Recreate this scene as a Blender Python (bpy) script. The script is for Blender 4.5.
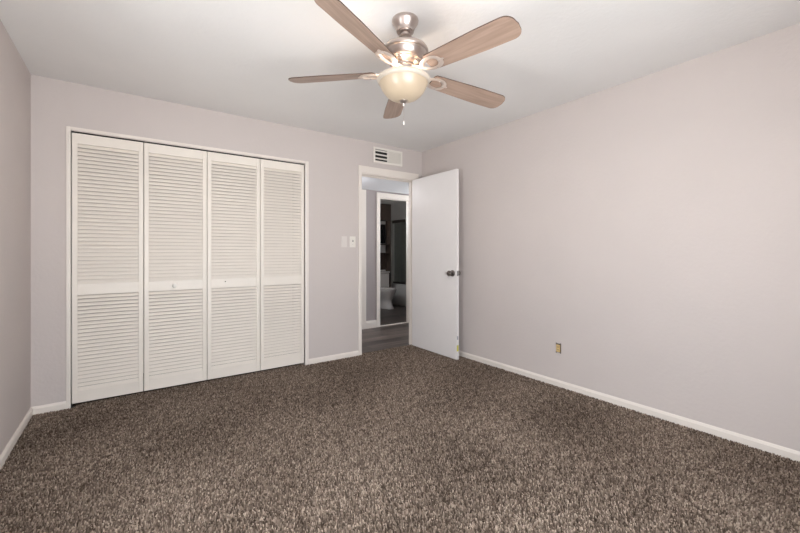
import bpy, math, random
import numpy as np
from mathutils import Vector
random.seed(7); rng = np.random.default_rng(7)
for o in list(bpy.data.objects): bpy.data.objects.remove(o)
scn = bpy.context.scene
C = scn.collection

# ------------------------------------------------------------ camera, sky, exposure
FPX, YAW, HZ, HC = 377.5, 0.6231, 252.4, 1.165
cam = bpy.data.cameras.new('camera'); camo = bpy.data.objects.new('camera', cam); C.objects.link(camo)
cam.sensor_width = 36.0; cam.lens = FPX/800*36.0
cam.shift_y = -(266.5-HZ)/800
cam.clip_start = 0.01
camo.location = (0, 0, HC); camo.rotation_euler = (math.pi/2, 0, -YAW)
scn.camera = camo

w = bpy.data.worlds.new('sky'); scn.world = w; w.use_nodes = True
bg = w.node_tree.nodes['Background']; wn = w.node_tree
# overcast sky above the horizon, brighter ground half added below it to lift the ceiling
geo = wn.nodes.new('ShaderNodeNewGeometry'); sep = wn.nodes.new('ShaderNodeSeparateXYZ'); ramp = wn.nodes.new('ShaderNodeValToRGB')
mr = wn.nodes.new('ShaderNodeMapRange'); mr.inputs[1].default_value = -1; mr.inputs[2].default_value = 1
wn.links.new(geo.outputs['Incoming'], sep.inputs[0]); wn.links.new(sep.outputs['Z'], mr.inputs[0]); wn.links.new(mr.outputs[0], ramp.inputs[0])
SKY, GROUND_FILL = (.71, .75, .79, 1), (.97, .985, 1.0, 1)
ramp.color_ramp.elements[0].position = .47; ramp.color_ramp.elements[0].color = SKY          # Incoming points back at the viewer: low = up
ramp.color_ramp.elements[1].position = .53; ramp.color_ramp.elements[1].color = GROUND_FILL
wn.links.new(ramp.outputs[0], bg.inputs[0])
bg.inputs[1].default_value = 15.0

vs = scn.view_settings
scn.display_settings.display_device = 'sRGB'
vs.view_transform = 'Standard'; vs.look = 'None'; vs.gamma = 1; vs.use_curve_mapping = False
vs.exposure = 0.36

# room numbers
XL, XR, YB, YR, H = -0.570, 3.029, 3.737, -0.42, 2.44
T = 0.11
WX0, WX1, WZ0, WZ1 = -0.35, 1.60, 0.45, 1.60             # unseen rear-wall window, added for the light from behind the camera
LY0, LY1, LZ0, LZ1 = 0.8, 1.6, 0.55, 1.60             # unseen left-wall window, added to even out the light

def portal(name, loc, rot, sx, sy):
    l = bpy.data.lights.new(name, 'AREA'); l.shape = 'RECTANGLE'; l.size = sx; l.size_y = sy
    l.cycles.is_portal = True
    o = bpy.data.objects.new(name, l); C.objects.link(o); o.location = loc; o.rotation_euler = rot
    return o
portal('added_window_daylight', ((WX0+WX1)/2, YR-0.12, (WZ0+WZ1)/2), (math.pi/2, 0, 0), WX1-WX0, WZ1-WZ0)
portal('added_window_daylight', (XL-0.12, (LY0+LY1)/2, (LZ0+LZ1)/2), (math.pi/2, 0, -math.pi/2), LY1-LY0, LZ1-LZ0)

# ------------------------------------------------------------ materials
def srgb(r, g, b):
    f = lambda c: ((c/255)/12.92 if c/255 <= .04045 else ((c/255+.055)/1.055)**2.4)
    return (f(r), f(g), f(b), 1)
def mat(name, col, rough=.5, metal=0, bump=0, bscale=80, var=0, vscale=6, spec=.5, detail=3):
    m = bpy.data.materials.new(name); m.use_nodes = True
    nt = m.node_tree; p = nt.nodes['Principled BSDF']
    p.inputs['Roughness'].default_value = rough; p.inputs['Metallic'].default_value = metal
    p.inputs['Specular IOR Level'].default_value = spec
    p.inputs['Base Color'].default_value = col
    tc = nt.nodes.new('ShaderNodeTexCoord')
    if var:
        n = nt.nodes.new('ShaderNodeTexNoise'); n.inputs['Scale'].default_value = vscale; n.inputs['Detail'].default_value = 4
        r = nt.nodes.new('ShaderNodeValToRGB')
        r.color_ramp.elements[0].position = .3; r.color_ramp.elements[1].position = .7
        r.color_ramp.elements[0].color = tuple(c*(1-var) for c in col[:3])+(1,)
        r.color_ramp.elements[1].color = tuple(min(1, c*(1+var)) for c in col[:3])+(1,)
        nt.links.new(tc.outputs['Object'], n.inputs['Vector']); nt.links.new(n.outputs['Fac'], r.inputs['Fac'])
        nt.links.new(r.outputs['Color'], p.inputs['Base Color'])
    if bump:
        n = nt.nodes.new('ShaderNodeTexNoise'); n.inputs['Scale'].default_value = bscale; n.inputs['Detail'].default_value = detail
        b = nt.nodes.new('ShaderNodeBump'); b.inputs['Strength'].default_value = bump; b.inputs['Distance'].default_value = .004
        nt.links.new(tc.outputs['Object'], n.inputs['Vector']); nt.links.new(n.outputs['Fac'], b.inputs['Height'])
        nt.links.new(b.outputs['Normal'], p.inputs['Normal'])
    return m
M = {}
M['wall'] = mat('wall_paint', srgb(205, 195, 191), .75, bump=.35, bscale=45, spec=.25, var=.012, vscale=3)
M['ceiling'] = mat('ceiling_paint', srgb(233, 230, 228), .85, bump=.4, bscale=38, spec=.2, var=.012, vscale=3)
M['trim'] = mat('trim_paint', srgb(233, 224, 216), .45, var=.01)
M['closet'] = mat('closet_paint', srgb(236, 227, 217), .45, var=.015, vscale=9)
M['white'] = mat('white_paint', srgb(235, 230, 228), .4, bump=.05, bscale=30, var=.01)
M['plate'] = mat('plate_plastic', srgb(232, 226, 218), .35)
M['plate_painted'] = mat('painted_plate', srgb(220, 212, 207), .5)
M['nickel'] = mat('brushed_nickel', srgb(194, 183, 177), .34, 1.0, bump=.03, bscale=200)
M['nickel_lit'] = mat('lit_nickel_arm', srgb(222, 206, 195), .42, .6)  # paler nickel: bulb light on the arms mixed into the colour
M['aluminium'] = mat('pale_aluminium', srgb(205, 203, 200), .4, .3)
M['steel'] = mat('satin_steel', srgb(150, 148, 146), .3, 1.0)
M['bronze'] = mat('dark_knob_metal', srgb(128, 120, 116), .28, 1.0)
M['dark'] = mat('dark_void', srgb(38, 34, 32), .8)
M['tan'] = mat('tan_plastic', srgb(214, 182, 128), .45)
M['yellow'] = mat('yellow_sticker', srgb(214, 205, 95), .6)
M['grey_sticker'] = mat('grey_sticker', srgb(176, 172, 176), .6)
M['bath_wall'] = mat('bathroom_wall', srgb(186, 182, 178), .5, var=.08, vscale=2.2)
M['porcelain'] = mat('porcelain', srgb(190, 182, 178), .15)
M['tub'] = mat('tub_enamel', srgb(172, 167, 163), .3)
M['espresso'] = mat('espresso_wood', srgb(62, 50, 42), .5, var=.12, vscale=12)
M['black'] = mat('black_gloss', srgb(22, 22, 24), .2)
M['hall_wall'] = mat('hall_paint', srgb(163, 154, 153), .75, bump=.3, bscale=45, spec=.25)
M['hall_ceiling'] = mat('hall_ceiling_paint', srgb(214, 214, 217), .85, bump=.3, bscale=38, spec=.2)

def wood(name, c1, c2, scl=(3, 40, 40), rough=.5):
    m = bpy.data.materials.new(name); m.use_nodes = True; nt = m.node_tree; p = nt.nodes['Principled BSDF']
    tc = nt.nodes.new('ShaderNodeTexCoord'); mp = nt.nodes.new('ShaderNodeMapping'); mp.inputs['Scale'].default_value = scl
    n = nt.nodes.new('ShaderNodeTexNoise'); n.inputs['Scale'].default_value = 1; n.inputs['Detail'].default_value = 6; n.inputs['Distortion'].default_value = .6
    r = nt.nodes.new('ShaderNodeValToRGB')
    r.color_ramp.elements[0].color = c1; r.color_ramp.elements[1].color = c2
    r.color_ramp.elements[0].position = .3; r.color_ramp.elements[1].position = .7
    L = nt.links.new
    L(tc.outputs['UV'], mp.inputs['Vector']); L(mp.outputs['Vector'], n.inputs['Vector']); L(n.outputs['Fac'], r.inputs['Fac'])
    L(r.outputs['Color'], p.inputs['Base Color']); p.inputs['Roughness'].default_value = rough
    return m
M['blade'] = wood('blade_washed_oak', srgb(144, 121, 107), srgb(172, 146, 130), (4, 50, 60), .38)
M['blade_edge'] = mat('blade_edge_brown', srgb(80, 60, 50), .5)

def plank_floor(k=1.0):
    m = bpy.data.materials.new('grey_brown_planks'); m.use_nodes = True; nt = m.node_tree; p = nt.nodes['Principled BSDF']; L = nt.links.new
    tc = nt.nodes.new('ShaderNodeTexCoord')
    br = nt.nodes.new('ShaderNodeTexBrick'); br.inputs['Scale'].default_value = 1
    br.inputs['Brick Width'].default_value = 1.2; br.inputs['Row Height'].default_value = .17; br.inputs['Mortar Size'].default_value = .003
    br.inputs['Color1'].default_value = srgb(84, 73, 68); br.inputs['Color2'].default_value = srgb(126, 112, 105); br.inputs['Mortar'].default_value = srgb(48, 42, 40)
    mp = nt.nodes.new('ShaderNodeMapping'); mp.inputs['Scale'].default_value = (2, 22, 1)
    n = nt.nodes.new('ShaderNodeTexNoise'); n.inputs['Scale'].default_value = 1; n.inputs['Detail'].default_value = 6
    mx = nt.nodes.new('ShaderNodeMix'); mx.data_type = 'RGBA'; mx.blend_type = 'MULTIPLY'; mx.inputs[0].default_value = .8
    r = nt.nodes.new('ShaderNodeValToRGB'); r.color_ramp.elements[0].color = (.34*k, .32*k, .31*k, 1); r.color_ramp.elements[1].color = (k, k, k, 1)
    r.color_ramp.elements[0].position = .3; r.color_ramp.elements[1].position = .68
    L(tc.outputs['Object'], br.inputs['Vector']); L(tc.outputs['Object'], mp.inputs['Vector']); L(mp.outputs['Vector'], n.inputs['Vector'])
    L(n.outputs['Fac'], r.inputs['Fac']); L(br.outputs['Color'], mx.inputs[6]); L(r.outputs['Color'], mx.inputs[7]); L(mx.outputs[2], p.inputs['Base Color'])
    p.inputs['Roughness'].default_value = .42
    return m
M['planks'] = plank_floor(); M['planks_shaded'] = plank_floor(.45)  # second set darkened to hold the bathroom's shade in its colour

def carpet_mat():
    m = bpy.data.materials.new('carpet_fibre'); m.use_nodes = True; nt = m.node_tree; p = nt.nodes['Principled BSDF']; L = nt.links.new
    tc = nt.nodes.new('ShaderNodeTexCoord')
    at = nt.nodes.new('ShaderNodeAttribute'); at.attribute_name = 'tuft'
    r = nt.nodes.new('ShaderNodeValToRGB'); cr = r.color_ramp
    cr.elements[0].position = 0; cr.elements[0].color = srgb(74, 62, 53)
    cr.elements[1].position = 1; cr.elements[1].color = srgb(188, 170, 154)
    e = cr.elements.new(.35); e.color = srgb(114, 99, 88)
    e = cr.elements.new(.7); e.color = srgb(148, 131, 118)
    L(at.outputs['Fac'], r.inputs['Fac']); L(r.outputs['Color'], p.inputs['Base Color'])
    p.inputs['Roughness'].default_value = .95; p.inputs['Specular IOR Level'].default_value = .1
    return m
M['carpet'] = carpet_mat()
M['carpet_base'] = mat('carpet_backing', srgb(84, 73, 66), .95, spec=.05)

def glass_mat(name, tint, fac):
    m = bpy.data.materials.new(name); m.use_nodes = True; nt = m.node_tree
    for n in list(nt.nodes): nt.nodes.remove(n)
    o = nt.nodes.new('ShaderNodeOutputMaterial'); t = nt.nodes.new('ShaderNodeBsdfTransparent'); g = nt.nodes.new('ShaderNodeBsdfGlossy')
    t.inputs[0].default_value = tint; g.inputs['Roughness'].default_value = .05
    mx = nt.nodes.new('ShaderNodeMixShader'); mx.inputs[0].default_value = fac
    nt.links.new(t.outputs[0], mx.inputs[1]); nt.links.new(g.outputs[0], mx.inputs[2]); nt.links.new(mx.outputs[0], o.inputs[0])
    return m
M['pane'] = glass_mat('window_glass', (.97, .98, .98, 1), .05)
M['shower_glass'] = glass_mat('shower_glass', (.80, .82, .81, 1), .10)

def bowl_mat():
    m = bpy.data.materials.new('frosted_lit_glass'); m.use_nodes = True; nt = m.node_tree; p = nt.nodes['Principled BSDF']
    p.inputs['Base Color'].default_value = srgb(168, 151, 131); p.inputs['Roughness'].default_value = .3
    p.inputs['Emission Color'].default_value = srgb(255, 232, 196); p.inputs['Emission Strength'].default_value = .115
    return m
M['bowl'] = bowl_mat()
M['bowl_rim'] = mat('frosted_rim_glass', srgb(196, 184, 170), .3)
M['hall_globe'] = bowl_mat(); M['hall_globe'].name = 'hall_lit_glass'

# ------------------------------------------------------------ mesh builder
class MB:
    def __init__(s): s.v = []; s.f = []; s.mi = []; s.uv = {}
    def add(s, vs_, fs, mi=0):
        b = len(s.v); s.v += [tuple(p) for p in vs_]
        for f in fs: s.f.append(tuple(b+i for i in f)); s.mi.append(mi)
        return s
    def box(s, a, b, mi=0):
        (x0, y0, z0), (x1, y1, z1) = a, b
        return s.add([(x0,y0,z0),(x1,y0,z0),(x1,y1,z0),(x0,y1,z0),(x0,y0,z1),(x1,y0,z1),(x1,y1,z1),(x0,y1,z1)],
              [(0,3,2,1),(4,5,6,7),(0,1,5,4),(1,2,6,5),(2,3,7,6),(3,0,4,7)], mi)
    def lathe(s, prof, n=40, c=(0,0,0), axis='z', cap=True, sx=1, sy=1, mi=0):
        vv = []
        for r, h in prof:
            for k in range(n):
                a = 2*math.pi*k/n; x, y = r*math.cos(a)*sx, r*math.sin(a)*sy
                p = {'z': (x, y, h), 'y': (x, h, -y), 'x': (h, x, y)}[axis]
                vv.append((c[0]+p[0], c[1]+p[1], c[2]+p[2]))
        ff = []
        for i in range(len(prof)-1):
            for k in range(n):
                a, b = i*n+k, i*n+(k+1) % n
                ff.append((a, b, b+n, a+n))
        if cap:
            ff.append(tuple(range(n))[::-1]); ff.append(tuple(range((len(prof)-1)*n, len(prof)*n)))
        return s.add(vv, ff, mi)
    def tube(s, pts, r, n=8, closed=False, flat=1.0, up=(0,0,1)):
        pts = [Vector(p) for p in pts]; N = len(pts); vv = []
        rr = r if isinstance(r, (list, tuple)) else [r]*N
        for i, p in enumerate(pts):
            if closed: t = pts[(i+1) % N]-pts[i-1]
            else: t = pts[min(i+1, N-1)]-pts[max(i-1, 0)]
            t.normalize(); u = Vector(up)
            if abs(t.dot(u)) > .95: u = Vector((1, 0, 0))
            a = t.cross(u).normalized(); b = a.cross(t)
            for k in range(n):
                th = 2*math.pi*k/n; vv.append(p+a*math.cos(th)*rr[i]+b*math.sin(th)*rr[i]*flat)
        ff = []
        for i in range(N if closed else N-1):
            j = (i+1) % N
            for k in range(n): ff.append((i*n+k, i*n+(k+1) % n, j*n+(k+1) % n, j*n+k))
        if not closed: ff.append(tuple(range(n))[::-1]); ff.append(tuple((N-1)*n+k for k in range(n)))
        return s.add(vv, ff)
    def build(s, name, m, parent=None, bevel=0, smooth=False, seg=2):
        me = bpy.data.meshes.new(name); me.from_pydata(s.v, [], s.f); me.validate()
        for x in (m if isinstance(m, (list, tuple)) else [m]): me.materials.append(x)
        for p, i in zip(me.polygons, s.mi): p.material_index = i
        import bmesh
        bm = bmesh.new(); bm.from_mesh(me); bmesh.ops.recalc_face_normals(bm, faces=bm.faces)
        if smooth:
            for f in bm.faces: f.smooth = True
            for e in bm.edges:
                if len(e.link_faces) == 2 and e.calc_face_angle(0) > math.radians(42): e.smooth = False
        bm.to_mesh(me); bm.free()
        o = bpy.data.objects.new(name, me); C.objects.link(o)
        if parent is not None:
            o.parent = parent; o.matrix_parent_inverse = parent_inv(parent)
        if bevel:
            b = o.modifiers.new('bevel', 'BEVEL'); b.width = bevel; b.segments = seg; b.limit_method = 'ANGLE'
        return o
def parent_inv(p):
    from mathutils import Matrix
    m = p.matrix_basis.copy(); q = p.parent
    while q is not None: m = q.matrix_basis @ p.matrix_parent_inverse @ m; p = q; q = q.parent
    return m.inverted()
def tag(o, label, cat, group=None, kind=None):
    o['label'] = label; o['category'] = cat
    if group: o['group'] = group
    if kind: o['kind'] = kind
    return o
def thing(name, label, cat, loc, group=None):
    o = bpy.data.objects.new(name, None); C.objects.link(o); o.location = loc; o.empty_display_size = .05
    return tag(o, label, cat, group)
def struct(name, mb, m, bevel=0, smooth=False):
    o = mb.build(name, m, bevel=bevel, smooth=smooth); o['kind'] = 'structure'; return o

# ------------------------------------------------------------ room shell
CX0, CX1, CZ = -0.352, 1.475, 2.078                 # closet opening
DX0, DX1, DZ = 2.140, 2.914, 2.072                  # bedroom doorway
HB, HH = 5.0, 2.13                                  # hall far wall, hall ceiling
BX0, BX1, BZ = 3.20, 3.812, 2.035                   # bathroom doorway
HX0, HX1 = 1.72, 4.6
BYF, BYB, BXL, BXR = HB+T, 7.05, 3.0, 5.60

struct('floor', MB().box((XL-T, YR-T, -.12), (XR+T, YB+.055, -.013)).box((CX0-.12, YB+.055, -.12), (1.60, 4.45, -.013)), M['carpet_base'])
struct('floor_hall', MB().box((1.6, YB+.055, -.12), (BXR+T, HB+.03, -.004)), M['planks'])
struct('floor_bathroom', MB().box((BXL-T, HB+.03, -.12), (BXR+T, BYB+T, -.004)), M['planks_shaded'])
struct('ceiling', MB().box((XL-T, YR-T, H), (XR+T, YB+T, H+.1)).box((XL-T, YB+T, H), (HX0, 4.56, H+.1)), M['ceiling'])
struct('wall_left', MB().box((XL-T, YR-T, -.12), (XL, LY0, H)).box((XL-T, LY1, -.12), (XL, YB+T, H)).box((XL-T, LY0, -.12), (XL, LY1, LZ0)).box((XL-T, LY0, LZ1), (XL, LY1, H)), M['wall'])
struct('wall_right', MB().box((XR, YR-T, -.12), (XR+T, YB+T, H)), M['wall'])
b = MB()
b.box((XL, YB, -.013), (CX0, YB+T, H)); b.box((CX0, YB, CZ), (CX1, YB+T, H)); b.box((CX1, YB, -.013), (DX0, YB+T, H))
b.box((DX0, YB, DZ), (DX1, YB+T, H)); b.box((DX1, YB, -.013), (XR, YB+T, H))
struct('wall_back', b, M['wall'])
b = MB()
b.box((XL-T, YR-T, -.12), (WX0, YR, H)); b.box((WX1, YR-T, -.12), (XR+T, YR, H))
b.box((WX0, YR-T, -.12), (WX1, YR, WZ0)); b.box((WX0, YR-T, WZ1), (WX1, YR, H))
struct('wall_rear', b, M['wall'])
b = MB(); wy = YR-.06; fw = .045
b.box((WX0, wy-.03, WZ0), (WX0+fw, wy+.03, WZ1)); b.box((WX1-fw, wy-.03, WZ0), (WX1, wy+.03, WZ1))
b.box((WX0+fw, wy-.03, WZ0), (WX1-fw, wy+.03, WZ0+fw)); b.box((WX0+fw, wy-.03, WZ1-fw), (WX1-fw, wy+.03, WZ1))
xm = (WX0+WX1)/2; b.box((xm-.025, wy-.03, WZ0+fw), (xm+.025, wy+.03, WZ1-fw))
win = struct('added_window_1', b, M['trim'], bevel=.003)
MB().box((WX0+fw, wy-.003, WZ0+fw), (xm-.025, wy+.003, WZ1-fw)).build('pane', M['pane'], win)
MB().box((xm+.025, wy-.003, WZ0+fw), (WX1-fw, wy+.003, WZ1-fw)).build('pane', M['pane'], win)
b = MB(); wx = XL-.06
b.box((wx-.03, LY0, LZ0), (wx+.03, LY0+fw, LZ1)); b.box((wx-.03, LY1-fw, LZ0), (wx+.03, LY1, LZ1))
b.box((wx-.03, LY0+fw, LZ0), (wx+.03, LY1-fw, LZ0+fw)); b.box((wx-.03, LY0+fw, LZ1-fw), (wx+.03, LY1-fw, LZ1))
ym = (LY0+LY1)/2; b.box((wx-.03, ym-.025, LZ0+fw), (wx+.03, ym+.025, LZ1-fw))
win = struct('added_window_3', b, M['trim'], bevel=.003)
MB().box((wx-.003, LY0+fw, LZ0+fw), (wx+.003, ym-.025, LZ1-fw)).build('pane', M['pane'], win)
MB().box((wx-.003, ym+.025, LZ0+fw), (wx+.003, LY1-fw, LZ1-fw)).build('pane', M['pane'], win)
# closet interior
b = MB(); b.box((CX0-.12-T, YB+T, -.013), (CX0-.12, 4.45, H)); b.box((1.60, YB+T, -.12), (HX0, 4.56, H)); b.box((CX0-.12-T, 4.45, -.12), (1.60, 4.56, H))
struct('wall_closet', b, M['wall'])
# hall
b = MB()
d2x0, d2x1 = 2.10, 2.872
b.box((HX0-T, HB, -.004), (d2x0, HB+T, HH)); b.box((d2x0, HB, 2.055), (d2x1, HB+T, HH)); b.box((d2x1, HB, -.004), (BX0, HB+T, HH))
b.box((BX0, HB, BZ), (BX1, HB+T, HH)); b.box((BX1, HB, -.004), (HX1+T, HB+T, HH))
b.box((HX0-T, HB, HH), (HX1+T, HB+T, H))
b.box((HX0-T, 4.56, -.004), (HX0, HB, H)); b.box((HX1, YB+T, -.004), (HX1+T, 4.05, H)); b.box((HX1, 4.80, -.004), (HX1+T, HB, H)); b.box((HX1, 4.05, -.004), (HX1+T, 4.80, 1.0)); b.box((HX1, 4.05, 1.95), (HX1+T, 4.80, H)); b.box((XR+T, YB, -.004), (HX1+T, YB+T, H))
struct('wall_hall', b, M['hall_wall'])
struct('ceiling_hall', MB().box((HX0, YB+T, HH), (HX1, HB, HH+.08)), M['hall_ceiling'])
# bathroom
b = MB()
b.box((BXL-T, BYF, -.004), (BXL, 5.45, H)); b.box((BXL-T, 6.75, -.004), (BXL, BYB+T, H)); b.box((BXL-T, 5.45, -.004), (BXL, 6.75, 1.55)); b.box((BXL-T, 5.45, 2.0), (BXL, 6.75, H))
b.box((BXL, BYB, -.004), (BXR, BYB+T, H))
b.box((BXR, BYF-T, -.004), (BXR+T, BYB+T, H))
b.box((HX1+T, HB, -.004), (BXR, HB+T, H)); b.box((4.84, BYF, -.004), (BXR, 5.52, H))
struct('wall_bathroom', b, M['bath_wall'])
def added_side_window(name, xa, y0, y1, z0, z1):
    b = MB(); f = .035
    b.box((xa-.025, y0, z0), (xa+.025, y0+f, z1)).box((xa-.025, y1-f, z0), (xa+.025, y1, z1)).box((xa-.025, y0+f, z0), (xa+.025, y1-f, z0+f)).box((xa-.025, y0+f, z1-f), (xa+.025, y1-f, z1))
    o = struct(name, b, M['trim'], bevel=.003)
    MB().box((xa-.003, y0+f, z0+f), (xa+.003, y1-f, z1-f)).build('pane', M['pane'], o)
added_side_window('added_window_2', BXL-.055, 5.45, 6.75, 1.55, 2.0)  # unseen window added to brighten the dark bathroom
portal('added_bathroom_daylight', (BXL-T-.01, 6.1, 1.775), (math.pi/2, 0, -math.pi/2), 1.3, .45)
added_side_window('added_window_4', HX1+.055, 4.05, 4.80, 1.0, 1.95)  # unseen window added at the hall end to even its light
portal('added_hall_daylight', (HX1+T+.01, 4.425, 1.475), (math.pi/2, 0, math.pi/2), .75, .95)
struct('ceiling_bathroom', MB().box((BXL-T, BYF, H), (BXR+T, BYB+T, H+.1)), M['bath_wall'])

# baseboards: profile with a small chamfer on top
def skirting(name, a, bpt, nrm, h=.058, t=.013, m='trim', z0=-.012):
    ax, ay = a; bx_, by = bpt; nx, ny = nrm
    prof = [(0, z0), (t, z0), (t, h*.72), (t*.55, h*.92), (t*.3, h), (0, h)]
    vv = [(ax+nx*p, ay+ny*p, z) for p, z in prof]+[(bx_+nx*p, by+ny*p, z) for p, z in prof]
    n = len(prof); ff = [(i, (i+1) % n, n+(i+1) % n, n+i) for i in range(n)]+[tuple(range(n)), tuple(range(n, 2*n))]
    return struct(name, MB().add(vv, ff), M[m])
skirting('baseboard_left', (XL, YR), (XL, YB-.013), (1, 0))
def skirt_parts(name, segs, **k):
    h, t, z0 = k.get('h', .058), .013, k.get('z0', -.012); mb = MB()
    for a, c_, nrm in segs:
        prof = [(0, z0), (t, z0), (t, h*.72), (t*.55, h*.92), (t*.3, h), (0, h)]; n = len(prof)
        vv = [(p0[0]+nrm[0]*p, p0[1]+nrm[1]*p, z) for p0 in (a, c_) for p, z in prof]
        mb.add(vv, [(i, (i+1) % n, n+(i+1) % n, n+i) for i in range(n)]+[tuple(range(n)), tuple(range(n, 2*n))])
    return struct(name, mb, M['trim'])
skirt_parts('baseboard_back', [((XL, YB), (CX0-.027, YB), (0, -1)), ((CX1+.04, YB), (DX0-.036, YB), (0, -1))])
skirt_parts('baseboard_right', [((XR, YR), (XR, YB), (-1, 0))])
skirt_parts('baseboard_rear', [((XL+.013, YR), (XR-.013, YR), (0, 1))])
skirt_parts('baseboard_hall', [((d2x1+.078, HB), (BX0-.062, HB), (0, -1)), ((BX1+.062, HB), (HX1, HB), (0, -1))], h=.112, z0=-.004)

# casings
b = MB(); y0, y1 = YB-.014, YB+.10
b.box((CX0-.026, y0, -.012), (CX0, y1, CZ+.027)); b.box((CX1, y0, -.012), (CX1+.038, y1, CZ+.027)); b.box((CX0, y0, CZ+.004), (CX1, y1, CZ+.027))
struct('trim_1', b, M['trim'], bevel=.002)
b = MB()
b.box((DX0-.036, YB-.014, -.012), (DX0+.002, YB, DZ+.078)); b.box((DX0+.002, YB-.014, DZ-.002), (DX1+.05, YB, DZ+.078))
b.box((DX1-.002, YB-.014, -.012), (DX1+.05, YB, DZ-.002))
b.box((DX0, YB, -.012), (DX0+.012, YB+T, DZ)); b.box((DX1-.012, YB, -.012), (DX1, YB+T, DZ)); b.box((DX0+.012, YB, DZ-.012), (DX1-.012, YB+T, DZ))
b.box((DX0+.012, YB+.05, DZ-.024), (DX1-.012, YB+.085, DZ-.012)); b.box((DX1-.024, YB+.05, -.004), (DX1-.012, YB+.085, DZ-.012))
b.box((DX0+.012, YB+.05, -.004), (DX0+.024, YB+.085, DZ-.012))
struct('trim_2', b, M['trim'], bevel=.0025)
def hall_case(name, x0, x1, z1, wdt, top):
    b = MB(); ya, yb_ = HB-.014, HB
    b.box((x0-wdt, ya, -.004), (x0, yb_, z1+top)); b.box((x1, ya, -.004), (x1+wdt, yb_, z1+top)); b.box((x0, ya, z1), (x1, yb_, z1+top))
    b.box((x0, HB, -.004), (x0+.012, HB+T, z1)); b.box((x1-.012, HB, -.004), (x1, HB+T, z1)); b.box((x0+.012, HB, z1-.012), (x1-.012, HB+T, z1))
    return struct(name, b, M['trim'], bevel=.0025)
hall_case('trim_3', BX0, BX1, BZ, .06, .068)
hall_case('trim_4', d2x0, d2x1, 2.055, .076, .066)
# metal threshold in the bathroom doorway
struct('trim_5', MB().box((BX0+.012, HB+.01, -.004), (BX1-.012, HB+.05, .006)), M['trim'], bevel=.002)
# closed hall door (beyond the left jamb)
d2 = struct('door_2', MB().box((d2x0+.014, HB+.02, .008), (d2x1-.014, HB+.055, 2.04)), M['white'], bevel=.002)
k = MB().lathe([(.03, HB+.02), (.03, HB+.012), (.011, HB+.008), (.011, HB-.02), (.024, HB-.03), (.026, HB-.045), (.016, HB-.055)], 24, (d2x0+.08, 0, .94), 'y')
k.build('door_knob', M['bronze'], d2, smooth=True)

# ------------------------------------------------------------ carpet pile
def carpet():
    x0, x1, y0, y1 = XL+.004, XR-.004, YR+.004, YB+.05
    sp = .0074
    nx, ny = int((x1-x0)/sp), int((y1-y0)/sp)
    gx, gy = np.meshgrid(np.arange(nx), np.arange(ny), indexing='ij')
    px = x0+(gx.ravel()+.5)*sp+rng.uniform(-.45, .45, nx*ny)*sp
    py = y0+(gy.ravel()+.5)*sp+rng.uniform(-.45, .45, nx*ny)*sp
    # keep what the doorway and the room can hold
    keep = (py < YB-.016) | ((px > DX0+.014) & (px < DX1-.014)) | ((px > CX0+.02) & (px < CX1-.004))
    px, py = px[keep], py[keep]; n = len(px)
    def lowfreq(scale, seed):
        r = np.random.default_rng(seed); v = np.zeros(n)
        for i in range(14):
            a = r.uniform(0, 2*np.pi); k = r.uniform(.5, 1.6)*scale; ph = r.uniform(0, 2*np.pi)
            v += np.sin(k*(np.cos(a)*px+np.sin(a)*py)+ph)
        return v/np.sqrt(7)
    lean_a = lowfreq(2.4, 1)*1.1+.6+rng.normal(0, 1.1, n)
    lean = np.abs(rng.normal(.004, .003, n))
    h = rng.uniform(.010, .0155, n)+lowfreq(5, 3)*.0006
    r0 = rng.uniform(.0034, .0054, n)
    rot = rng.uniform(0, 2*np.pi, n)
    K = 4
    V = np.zeros((n, 2*K, 3)); lx, ly = np.cos(lean_a)*lean, np.sin(lean_a)*lean
    for k in range(K):
        a = rot+2*np.pi*k/K
        V[:, k, 0] = px+np.cos(a)*r0*.75; V[:, k, 1] = py+np.sin(a)*r0*.75; V[:, k, 2] = -.013
        V[:, K+k, 0] = px+lx+np.cos(a)*r0*.62; V[:, K+k, 1] = py+ly+np.sin(a)*r0*.62; V[:, K+k, 2] = -.007+h+rng.uniform(-.0015, .0015, n)
    V = V.reshape(-1, 3)
    F = []
    base = (np.arange(n)*2*K)[:, None]
    for k in range(K): F.append(base+np.array([[k, (k+1) % K, K+(k+1) % K, K+k]]))
    F.append(base+np.array([[K, K+1, K+2, K+3]]))
    F = np.concatenate(F, axis=1).reshape(-1, 4)
    me = bpy.data.meshes.new('carpet_pile')
    me.vertices.add(len(V)); me.vertices.foreach_set('co', V.ravel().astype(np.float32))
    me.loops.add(F.size); me.loops.foreach_set('vertex_index', F.ravel().astype(np.int32))
    me.polygons.add(len(F)); me.polygons.foreach_set('loop_start', (np.arange(len(F))*4).astype(np.int32))
    me.polygons.foreach_set('loop_total', np.full(len(F), 4, np.int32))
    me.update(calc_edges=True)
    tint = np.clip(rng.beta(1.1, 1.35, n)+lowfreq(90, 5)*.05+lowfreq(5.0, 9)*.05, 0, 1)
    at = me.attributes.new('tuft', 'FLOAT', 'POINT'); at.data.foreach_set('value', np.repeat(tint, 2*K).astype(np.float32))
    me.materials.append(M['carpet'])
    o = bpy.data.objects.new('carpet_pile', me); C.objects.link(o)
    tag(o, 'speckled brown cut pile carpet covering the whole bedroom floor', 'carpet', kind='stuff')
carpet()

# ------------------------------------------------------------ open bedroom door
hx, hy = DX1-.012, YB-.004
door = bpy.data.objects.new('door_1', None); C.objects.link(door); door.location = (hx, hy, 0)
door['kind'] = 'structure'
door['label'] = 'white flush door standing open against the right wall'; door['category'] = 'door'
DW, DT = .795, .036
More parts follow.
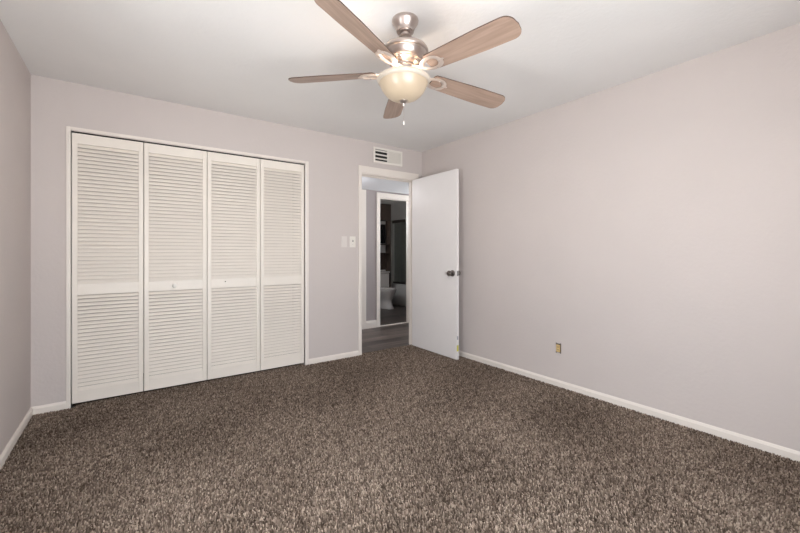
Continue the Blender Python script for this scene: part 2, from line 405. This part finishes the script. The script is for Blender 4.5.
# local frame (closed): slab runs toward -x from the hinge, thickness toward +y; hall face is +y
door.rotation_euler = (0, 0, math.radians(89.6))
def dpart(mb, name, m, parent=None, **k):
    o = mb.build(name, m, **k); o.parent = parent or door; return o
dpart(MB().box((-DW, .002, .010), (-.003, DT, DZ-.007)), 'slab', M['white'], bevel=.002)
kz = .938; kx = -DW+.062
def knob_prof(s):  # outwards along local y
    y = DT if s > 0 else .002
    return [(.035, y), (.035, y+s*.006), (.028, y+s*.011), (.014, y+s*.014), (.0135, y+s*.030), (.025, y+s*.036), (.031, y+s*.047), (.030, y+s*.059), (.022, y+s*.066), (.006, y+s*.067)]
for s in (1, -1):
    dpart(MB().lathe(knob_prof(s), 28, (kx, 0, kz), 'y'), 'door_knob', M['bronze'], smooth=True)
dpart(MB().box((-DW-.0015, .008, kz-.028), (-DW+.002, .030, kz+.028)).box((-DW-.008, .013, kz-.011), (-DW, .026, kz+.011)), 'latch_plate', M['steel'], bevel=.0008)
o = dpart(MB().box((-DW-.001, .008, .10), (-DW+.001, .034, .165)), 'sticker', M['yellow']); o['label'] = 'yellow sticker on the door edge'
o = dpart(MB().box((-DW-.001, .012, .225), (-DW+.001, .03, .262)), 'sticker', M['grey_sticker']); o['label'] = 'grey sticker on the door edge'
for z in (.2, 1.03, 1.86):
    dpart(MB().lathe([(.006, z-.045), (.006, z+.045)], 12, (.001, -.004, 0)), 'hinge', M['trim'], smooth=True)

# ------------------------------------------------------------ closet louvred leaves
def leaf(x0, x1, label, loc_y, knob=None):
    t = thing('louvered_door', label, 'closet door', ((x0+x1)/2, loc_y, .03), 'bifold louvered closet doors')
    ya, yb_ = loc_y-.014, loc_y+.014
    z0, z1 = .024, 2.068; st = .032
    zr = [(z0, .114), (.840, .925), (1.990, z1)]
    MB().box((x0, ya, z0), (x0+st, yb_, z1)).build('stile', M['closet'], t, bevel=.002)
    MB().box((x1-st, ya, z0), (x1, yb_, z1)).build('stile', M['closet'], t, bevel=.002)
    for n, (a, c_) in zip(('bottom_rail', 'middle_rail', 'top_rail'), zr):
        MB().box((x0+st, ya+.001, a), (x1-st, yb_-.001, c_)).build(n, M['closet'], t, bevel=.0015)
    for (a, c_), nl in (((.114, .840), 25), ((.925, 1.990), 36)):
        p = (c_-a)/nl; mb = MB()
        for i in range(nl):
            zc = a+(i+.5)*p
            # slanted slat, front edge low, gap to the next shaped per group for dark shade lines
            yf, yk = loc_y-.0115, loc_y+.001
            top = .0140 if a > .5 else .0102
            A = [(yf, zc-.0137), (yf, zc-.0100), (yk, zc+top), (yk, zc+top-.003)]
            vv = [(x, y, z) for x in (x0+st, x1-st) for y, z in A]
            mb.add(vv, [(0,1,2,3),(4,7,6,5),(0,4,5,1),(1,5,6,2),(2,6,7,3),(3,7,4,0)])
        mb.build('louvers', M['closet'], t)
    if knob == 'knob':
        MB().lathe([(.009, 0), (.008, -.012), (.016, -.018), (.0185, -.026), (.015, -.033), (.005, -.036)], 24, (.316, ya+.001, .882), 'y').build('door_knob', M['plate'], t, smooth=True)
    if knob == 'hole':
        MB().lathe([(.005, .001), (.005, -.002)], 12, (.72, ya, .898), 'y').build('screw_hole_shade', M['dark'], t, smooth=True)  # dark disc painted on for the shade of an empty screw hole
ly = YB+.024
g = .0025
e = [CX0+.003, .100, .569, 1.031, CX1-.003]
leaf(e[0], e[1]-g, 'cream louvered closet leaf at the far left, next to the left wall', ly)
leaf(e[1]+g, e[2]-g, 'cream louvered closet leaf with the small round knob', ly, 'knob')
leaf(e[2]+g, e[3]-g, 'cream louvered closet leaf with a dark screw hole and no knob', ly, 'hole')
leaf(e[3]+g, e[4], 'cream louvered closet leaf at the far right, nearest the light switches', ly)
# track above the leaves and a floor bracket at the left jamb
o = MB().box((CX0+.002, YB+.01, CZ-.003), (CX1-.002, YB+.05, CZ+.004)).build('closet_track', M['dark']); tag(o, 'thin dark sliding track above the louvered closet leaves', 'track')
o = MB().box((CX0+.001, YB-.006, -.004), (CX0+.018, YB+.03, .004)).box((CX0+.001, YB-.006, .004), (CX0+.005, YB+.02, .03)).build('pivot_bracket', M['bronze'], bevel=.0008)
tag(o, 'small dark floor bracket at the left foot of the closet', 'bracket')

# ------------------------------------------------------------ air vent above the door
vx0, vx1, vz0, vz1 = 2.302, 2.713, 2.212, 2.392
v = thing('air_vent', 'white rectangular air vent on the wall above the doorway', 'vent', ((vx0+vx1)/2, YB, vz0))
b = MB(); yf = YB-.012; fr = .023
for a, c_ in (((vx0, vz0), (vx1, vz0+fr)), ((vx0, vz1-fr), (vx1, vz1)), ((vx0, vz0+fr), (vx0+fr, vz1-fr)), ((vx1-fr, vz0+fr), (vx1, vz1-fr))):
    b.box((a[0], yf, a[1]), (c_[0], YB, c_[1]))
b.build('frame', M['plate'], v, bevel=.002)
xm = (vx0+vx1)/2-.005
MB().box((xm-.008, yf+.001, vz0+fr), (xm+.008, YB, vz1-fr)).build('divider', M['plate'], v)
MB().box((vx0+fr, YB-.0015, vz0+fr), (vx1-fr, YB-.0005, vz1-fr)).build('duct_shade_panel', M['dark'], v)  # dark sheet on the wall stands in for the shaded duct
hgt = vz1-vz0-2*fr
b = MB(); n = 3
for i in range(n):                                   # left half: vanes tipped open
    zc = vz0+fr+(i+.62)*hgt/n
    b.add([(x, y, z) for x in (vx0+fr, xm-.008) for y, z in ((yf+.001, zc-.009), (yf+.001, zc+.006), (YB-.003, zc+.011), (YB-.003, zc+.003))], [(0,1,2,3),(4,7,6,5),(0,4,5,1),(1,5,6,2),(2,6,7,3),(3,7,4,0)])
b.build('louvers', M['plate'], v)
b = MB(); n = 9
for i in range(n):                                   # right half: vanes lying nearly flat
    zc = vz0+fr+(i+.5)*hgt/n; dz = hgt/n*.56
    b.add([(x, y, z) for x in (xm+.008, vx1-fr) for y, z in ((yf+.002, zc-dz), (yf+.001, zc-dz+.001), (YB-.004, zc+dz), (YB-.003, zc+dz-.001))], [(0,1,2,3),(4,7,6,5),(0,4,5,1),(1,5,6,2),(2,6,7,3),(3,7,4,0)])
b.build('louvers', M['plate'], v)

# ------------------------------------------------------------ switches, outlet
s = thing('light_switch', 'plain wall-coloured switch plate, the one nearer the closet', 'switch', (1.926, YB, 1.22))
MB().box((1.891, YB-.006, 1.222), (1.961, YB, 1.342)).build('cover_plate', M['plate_painted'], s, bevel=.002)
MB().box((1.910, YB-.009, 1.248), (1.942, YB-.005, 1.316)).build('rocker', M['plate_painted'], s, bevel=.0015)
s = thing('light_switch', 'white switch plate with small dark toggle, nearer the doorway', 'switch', (2.031, YB, 1.22))
MB().box((1.995, YB-.007, 1.222), (2.067, YB, 1.344)).build('cover_plate', M['plate'], s, bevel=.002)
MB().box((2.026, YB-.016, 1.284), (2.036, YB-.006, 1.300)).build('toggle', M['bronze'], s, bevel=.001)
for z in (1.253, 1.313): MB().lathe([(.003, -.0075), (.003, -.006)], 10, (2.031, YB, z), 'y').build('screw', M['steel'], s, smooth=True)

oy0, oy1, oz0, oz1 = 1.829, 1.884, .292, .380
s = thing('power_outlet', 'uncovered tan power outlet in the right wall above the baseboard', 'outlet', (XR, (oy0+oy1)/2, oz0))
MB().box((XR-.002, oy0+.005, oz0+.006), (XR+.001, oy1-.005, oz1-.006)).build('box_shade_panel', M['dark'], s)  # dark sheet stands in for the shade of the box recess
MB().box((XR-.012, oy0+.011, oz0+.011), (XR-.001, oy1-.011, oz1-.015)).build('receptacle', M['tan'], s, bevel=.002)
for z in (oz0+.030, oz1-.034):
    for yq in (oy0+.021, oy1-.024): MB().box((XR-.0128, yq, z-.005), (XR-.0118, yq+.003, z+.005)).build('socket_slot', M['dark'], s)
for z in (oz0, oz1-.010):
    MB().box((XR-.006, oy0+.003, z), (XR-.001, oy0+.013, z+.010)).build('mounting_ear', M['bronze'], s, bevel=.001)
    MB().box((XR-.006, oy1-.013, z), (XR-.001, oy1-.003, z+.010)).build('mounting_ear', M['bronze'], s, bevel=.001)

# ------------------------------------------------------------ ceiling fan
FX, FY = 1.2314, 1.6644
fan = thing('ceiling_fan', 'five-blade ceiling fan with pale wood blades and lit frosted bowl', 'ceiling fan', (FX, FY, H))
def fp(mb, name, m, parent=None, **k): return mb.build(name, m, parent or fan, **k)
F0 = (FX, FY, 0)
fp(MB().lathe([(.071, 2.44), (.073, 2.432), (.070, 2.421), (.060, 2.406), (.052, 2.391), (.048, 2.381), (.047, 2.372), (.036, 2.371)], 48, F0), 'canopy', M['nickel'], smooth=True)
fp(MB().lathe([(.013, 2.375), (.013, 2.29)], 20, F0), 'downrod', M['nickel'], smooth=True)
fp(MB().lathe([(.040, 2.3715), (.040, 2.366), (.024, 2.364), (.022, 2.352), (.034, 2.350), (.036, 2.344), (.030, 2.338), (.016, 2.336)], 40, F0), 'canopy_ring', M['nickel'], smooth=True)
fp(MB().lathe([(.026, 2.335), (.026, 2.312), (.034, 2.305), (.034, 2.292)], 32, F0), 'coupling_cover', M['nickel'], smooth=True)
fp(MB().lathe([(.030, 2.290), (.060, 2.288), (.105, 2.285), (.120, 2.280), (.126, 2.271), (.127, 2.262), (.124, 2.255), (.118, 2.252), (.116, 2.246), (.111, 2.230), (.100, 2.215), (.092, 2.210), (.092, 2.205), (.087, 2.203), (.080, 2.198), (.080, 2.193), (.074, 2.190), (.060, 2.186)], 64, F0), 'motor_housing', M['nickel'], smooth=True)
fp(MB().lathe([(.058, 2.1865), (.058, 2.178), (.053, 2.175), (.051, 2.150), (.053, 2.147), (.053, 2.139), (.060, 2.134), (.066, 2.126), (.066, 2.120), (.050, 2.116)], 48, (FX-.005, FY+.001, 0)), 'switch_housing', M['nickel'], smooth=True)
BZ0, BR, TH0, BW, PI_, TX, TY = 2.1463, .6735, -2.685, .0650, -.2402, -.0494, .0113
DROOP = [0, .012, .018, 0, .018]
def blade_pt(t, r, s, dz=0):
    dz = dz-DROOP[round((t-TH0)/(2*math.pi/5))]*r/BR
    x = math.cos(t)*r-math.sin(t)*s*math.cos(PI_); y = math.sin(t)*r+math.cos(t)*s*math.cos(PI_)
    return (FX+x, FY+y, BZ0+s*math.sin(PI_)+TX*x+TY*y+dz)
def outline():
    r0, r1 = .165, BR; out = []
    def hw(r): return BW*(.80+.20*min(1, (r-r0)/(r1-r0)*1.6))
    side = [(r0+.012+(r1-.05-r0-.012)*i/10) for i in range(11)]
    up = [(r, hw(r)) for r in side]
    cr = .045; tip = []
    for i in range(1, 9):
        a = math.pi/2*(1-i/8); tip.append((r1-.05+.05*math.cos(a)-.0*i, (BW-cr)+cr*math.sin(a)))
    for i in range(1, 8): pass
    end = [(r1+.004, 0)]
    root = [(r0, hw(r0)*.72)]
    half = root+up+tip
    return half+end+[(r, -s) for r, s in reversed(half)]
OUT = outline(); NO = len(OUT)
for k in range(5):
    t = TH0+k*2*math.pi/5-(.038 if k == 0 else 0)
    mb = MB(); th = .0055
    vv = [blade_pt(t, r, s, 0) for r, s in OUT]+[blade_pt(t, r, s, th) for r, s in OUT]
    mb.add(vv, [tuple(range(NO))[::-1], tuple(range(NO, 2*NO))], 0)
    mb.f += [(i, (i+1) % NO, NO+(i+1) % NO, NO+i) for i in range(NO)]; mb.mi += [1]*NO
    bo = fp(mb, 'blade', [M['blade'], M['blade_edge']])
    me = bo.data; uv = me.uv_layers.new(name='UVMap')
    ids = OUT+OUT
    for l in me.loops: r, s_ = ids[l.vertex_index]; uv.data[l.index].uv = (r+k*1.7, s_)
    # iron: neck from the hub, splitting into an open loop under the blade root
    arm = MB()
    dz = -.006
    def ap(r, s_, q=0): return blade_pt(t, r, s_, dz+q)
    hub = lambda r, q, z: (FX+math.cos(t)*r-math.sin(t)*q, FY+math.sin(t)*r+math.cos(t)*q, z)
    arm.tube([hub(.058, 0, 2.160), hub(.085, 0, 2.157), ap(.115, 0, .004), ap(.140, 0, .001)], [.019, .018, .017, .015], 10, flat=.45)
    loop = []
    for i in range(28):
        a = 2*math.pi*i/28; loop.append(ap(.190+.056*math.cos(a), .036*math.sin(a)*(1+.15*math.cos(a))))
    arm.tube(loop, .0135, 8, closed=True, flat=.34)
    arm.tube([ap(.238, 0), ap(.268, 0)], [.014, .006], 8, flat=.4)
    fp(arm, 'blade_arm', M['nickel_lit'], smooth=True)
    for r, s_ in ((.24, 0), (.205, .034), (.205, -.034)):
        c_ = blade_pt(t, r, s_, -.011); fp(MB().lathe([(.0045, -.001), (.0055, .002)], 10, c_), 'screw', M['nickel'], smooth=True)
bowl_prof = [(.138, 2.118), (.1445, 2.113), (.146, 2.103), (.142, 2.095), (.133, 2.090), (.130, 2.082), (.123, 2.064), (.112, 2.045), (.098, 2.028), (.080, 2.013), (.058, 2.003), (.035, 1.998), (.012, 1.996)]
rim_prof, bowl_prof = bowl_prof[:5], bowl_prof[4:]
inner = [(max(.01, r-.004), z+.003) for r, z in reversed(bowl_prof)]
F1 = (FX-.009, FY+.003, 0)
bl = fp(MB().lathe(bowl_prof+inner+[bowl_prof[0]], 64, F1, cap=False), 'light_bowl', M['bowl'], smooth=True)
MB().lathe(rim_prof+[(r-.006, z) for r, z in reversed(rim_prof)]+[rim_prof[0]], 64, F1, cap=False).build('rim', M['bowl_rim'], bl, smooth=True)
MB().lathe([(.022, 1.998), (.023, 1.992), (.017, 1.984), (.009, 1.980), (.006, 1.974), (.0065, 1.969), (.003, 1.964)], 28, F1).build('finial', M['nickel'], bl, smooth=True)
fp(MB().tube([(FX-.007, FY+.003, 1.97), (FX-.007, FY+.003, 1.885)], .0012, 6), 'pull_chain', M['nickel'])
fp(MB().lathe([(.0015, 1.886), (.0035, 1.880), (.0035, 1.866), (.0015, 1.862)], 12, (FX-.007, FY+.003, 0)), 'chain_pull', M['plate'], smooth=True)
def bulb(name, loc, watts, col, r, parent):
    l = bpy.data.lights.new(name, 'POINT'); l.energy = watts; l.color = col; l.shadow_soft_size = r
    o = bpy.data.objects.new(name, l); C.objects.link(o); o.location = loc
    if parent: o.parent = parent; o.matrix_parent_inverse = parent_inv(parent)
    return o
for k in range(2):
    a = math.radians(40+180*k); c_ = (FX-.009+.06*math.cos(a), FY+.003+.06*math.sin(a), 2.098)
    fp(MB().lathe([(.008, .035), (.012, .03), (.014, .02), (.006, .012)], 16, (c_[0], c_[1], 2.098)), 'bulb_socket', M['plate'], smooth=True)
    bulb('fan_bulb', c_, 2.4, (1, .91, .80), .02, fan)

# ------------------------------------------------------------ hall ceiling lamp (just behind the left jamb)
hl = thing('ceiling_lamp', 'small round hall ceiling lamp behind the left door jamb', 'lamp', (2.30, 4.42, HH))
MB().lathe([(.12, HH), (.12, HH-.015), (.10, HH-.02)], 40, (2.30, 4.42, 0)).build('base', M['plate'], hl, smooth=True)
MB().lathe([(.10, HH-.018), (.108, HH-.035), (.095, HH-.065), (.06, HH-.085), (.01, HH-.09)], 40, (2.30, 4.42, 0)).build('lamp_shade', M['hall_globe'], hl, smooth=True)
bulb('hall_bulb', (2.30, 4.42, HH-.12), 5.0, (.97, .97, 1), .04, hl)

# ------------------------------------------------------------ bathroom things
TX0 = 4.41; TYB = BYB-.008
t = thing('toilet', 'pale toilet seen through the bathroom doorway', 'toilet', (TX0, TYB-.35, 0))
def ell(z, rx, ryf, ryb, yc, n=36):
    out = []
    for k in range(n):
        a = 2*math.pi*k/n; y = math.sin(a); out.append((TX0+rx*math.cos(a), yc+(ryb if y > 0 else ryf)*y, z))
    return out
def loft(rings):
    mb = MB(); n = len(rings[0]); vv = [p for r in rings for p in r]
    ff = [(i*n+k, i*n+(k+1) % n, (i+1)*n+(k+1) % n, (i+1)*n+k) for i in range(len(rings)-1) for k in range(n)]
    ff += [tuple(range(n))[::-1], tuple((len(rings)-1)*n+k for k in range(n))]
    return mb.add(vv, ff)
yc = TYB-.40
loft([ell(-.004, .125, .235, .27, yc), ell(.03, .120, .225, .265, yc), ell(.05, .105, .20, .26, yc), ell(.16, .098, .175, .25, yc), ell(.22, .115, .19, .24, yc), ell(.29, .16, .235, .22, yc), ell(.35, .180, .265, .21, yc), ell(.375, .185, .275, .21, yc), ell(.385, .182, .272, .21, yc)]).build('bowl', M['porcelain'], t, smooth=True)
loft([ell(.386, .182, .272, .17, yc), ell(.389, .187, .278, .17, yc), ell(.401, .187, .278, .17, yc), ell(.404, .182, .272, .17, yc)]).build('seat', M['porcelain'], t, smooth=True)
loft([ell(.405, .180, .268, .17, yc), ell(.408, .186, .276, .17, yc), ell(.420, .184, .272, .17, yc), ell(.424, .170, .255, .16, yc)]).build('lid', M['porcelain'], t, smooth=True)
MB().box((TX0-.225, TYB-.20, .385), (TX0+.225, TYB-.005, .715)).build('tank', M['porcelain'], t, bevel=.025, seg=4)
MB().box((TX0-.235, TYB-.212, .716), (TX0+.235, TYB, .75)).build('tank_lid', M['porcelain'], t, bevel=.01, seg=3)
MB().lathe([(.012, 0), (.012, -.012)], 14, (TX0-.17, TYB-.20, .66), 'y').box((TX0-.175, TYB-.222, .652), (TX0-.10, TYB-.210, .666)).build('flush_handle', M['steel'], t, smooth=True)

# over-toilet shelf
sx0, sx1, sy0 = TX0-.27, TX0+.27, BYB-.20
t = thing('bathroom_shelf', 'dark brown shelf unit standing over the toilet', 'shelf', ((sx0+sx1)/2, sy0+.1, 0))
for xa in (sx0, sx1-.02):
    MB().box((xa, sy0, -.004), (xa+.02, BYB-.012, 2.2)).build('side_panel', M['espresso'], t, bevel=.002)
for z in (1.14, 1.33, 1.86): MB().box((sx0+.02, sy0, z), (sx1-.02, BYB-.012, z+.02)).build('shelf_board', M['espresso'], t, bevel=.002)
MB().box((sx0+.02, BYB-.012, .78), (sx1-.02, BYB-.006, 1.14)).build('back_panel', M['espresso'], t)
MB().box((sx0+.02, sy0+.002, 1.88), (sx1-.02, sy0+.02, 2.2)).build('cabinet_door', M['espresso'], t, bevel=.002)
MB().box((sx0, sy0, 2.2), (sx1, BYB-.012, 2.22)).build('top_board', M['espresso'], t, bevel=.002)
pf = thing('picture_frame', 'black picture in a thin pale frame standing on the bathroom shelf', 'picture', (TX0+.08, BYB-.05, 1.35))
MB().box((TX0-.09, BYB-.05, 1.352), (TX0+.232, BYB-.035, 1.79)).build('frame', M['steel'], pf, bevel=.003)
MB().box((TX0-.075, BYB-.053, 1.37), (TX0+.218, BYB-.0495, 1.775)).build('picture', M['black'], pf)

# bathtub
ux0, ux1, uy0, uy1, uz = 4.82, BXR-.004, 5.524, BYB-.004, .47
b = MB()
vo = [(ux0, uy0), (ux1, uy0), (ux1, uy1), (ux0, uy1)]; vi = [(ux0+.09, uy0+.09), (ux1-.07, uy0+.09), (ux1-.07, uy1-.12), (ux0+.09, uy1-.12)]
vb = [(ux0+.15, uy0+.15), (ux1-.13, uy0+.15), (ux1-.13, uy1-.3), (ux0+.15, uy1-.3)]
vv = [(x, y, -.004) for x, y in vo]+[(x, y, uz) for x, y in vo]+[(x, y, uz) for x, y in vi]+[(x, y, .1) for x, y in vb]
ff = [(3, 2, 1, 0)]
for a in (0, 4, 8): ff += [(a+i, a+(i+1) % 4, a+4+(i+1) % 4, a+4+i) for i in range(4)]
ff.append((12, 13, 14, 15))
tb = b.add(vv, ff).build('bathtub', M['tub'], bevel=.015, seg=3); tag(tb, 'pale bathtub with flat front under the sliding shower door', 'bathtub')
# shower door
sd = thing('shower_door', 'metal-framed sliding glass shower door standing on the bathtub rim', 'shower door', (4.87, 6.28, uz))
MB().box((4.845, uy0+.03, uz), (4.895, uy1-.03, uz+.04)).build('bottom_track', M['bronze'], sd, bevel=.003)
MB().box((4.84, uy0+.002, 1.82), (4.90, uy1-.002, 1.885)).build('header_rail', M['bronze'], sd, bevel=.003)
for ya in (uy0+.002, uy1-.032): MB().box((4.85, ya, uz+.001), (4.89, ya+.03, 1.82)).build('side_rail', M['aluminium'], sd, bevel=.003)
for ya, yb_, xa in ((uy0+.04, uy0+.80, 4.86), (uy1-.79, uy1-.035, 4.878)):
    gp = MB().box((xa, ya, uz+.042), (xa+.006, yb_, 1.818)).build('glass_panel', M['shower_glass'], sd)
    MB().tube([(xa-.012, ya+.05, .98), (xa-.012, ya+.05, 1.15)], .009, 10).build('handle', M['black'], gp, smooth=True)
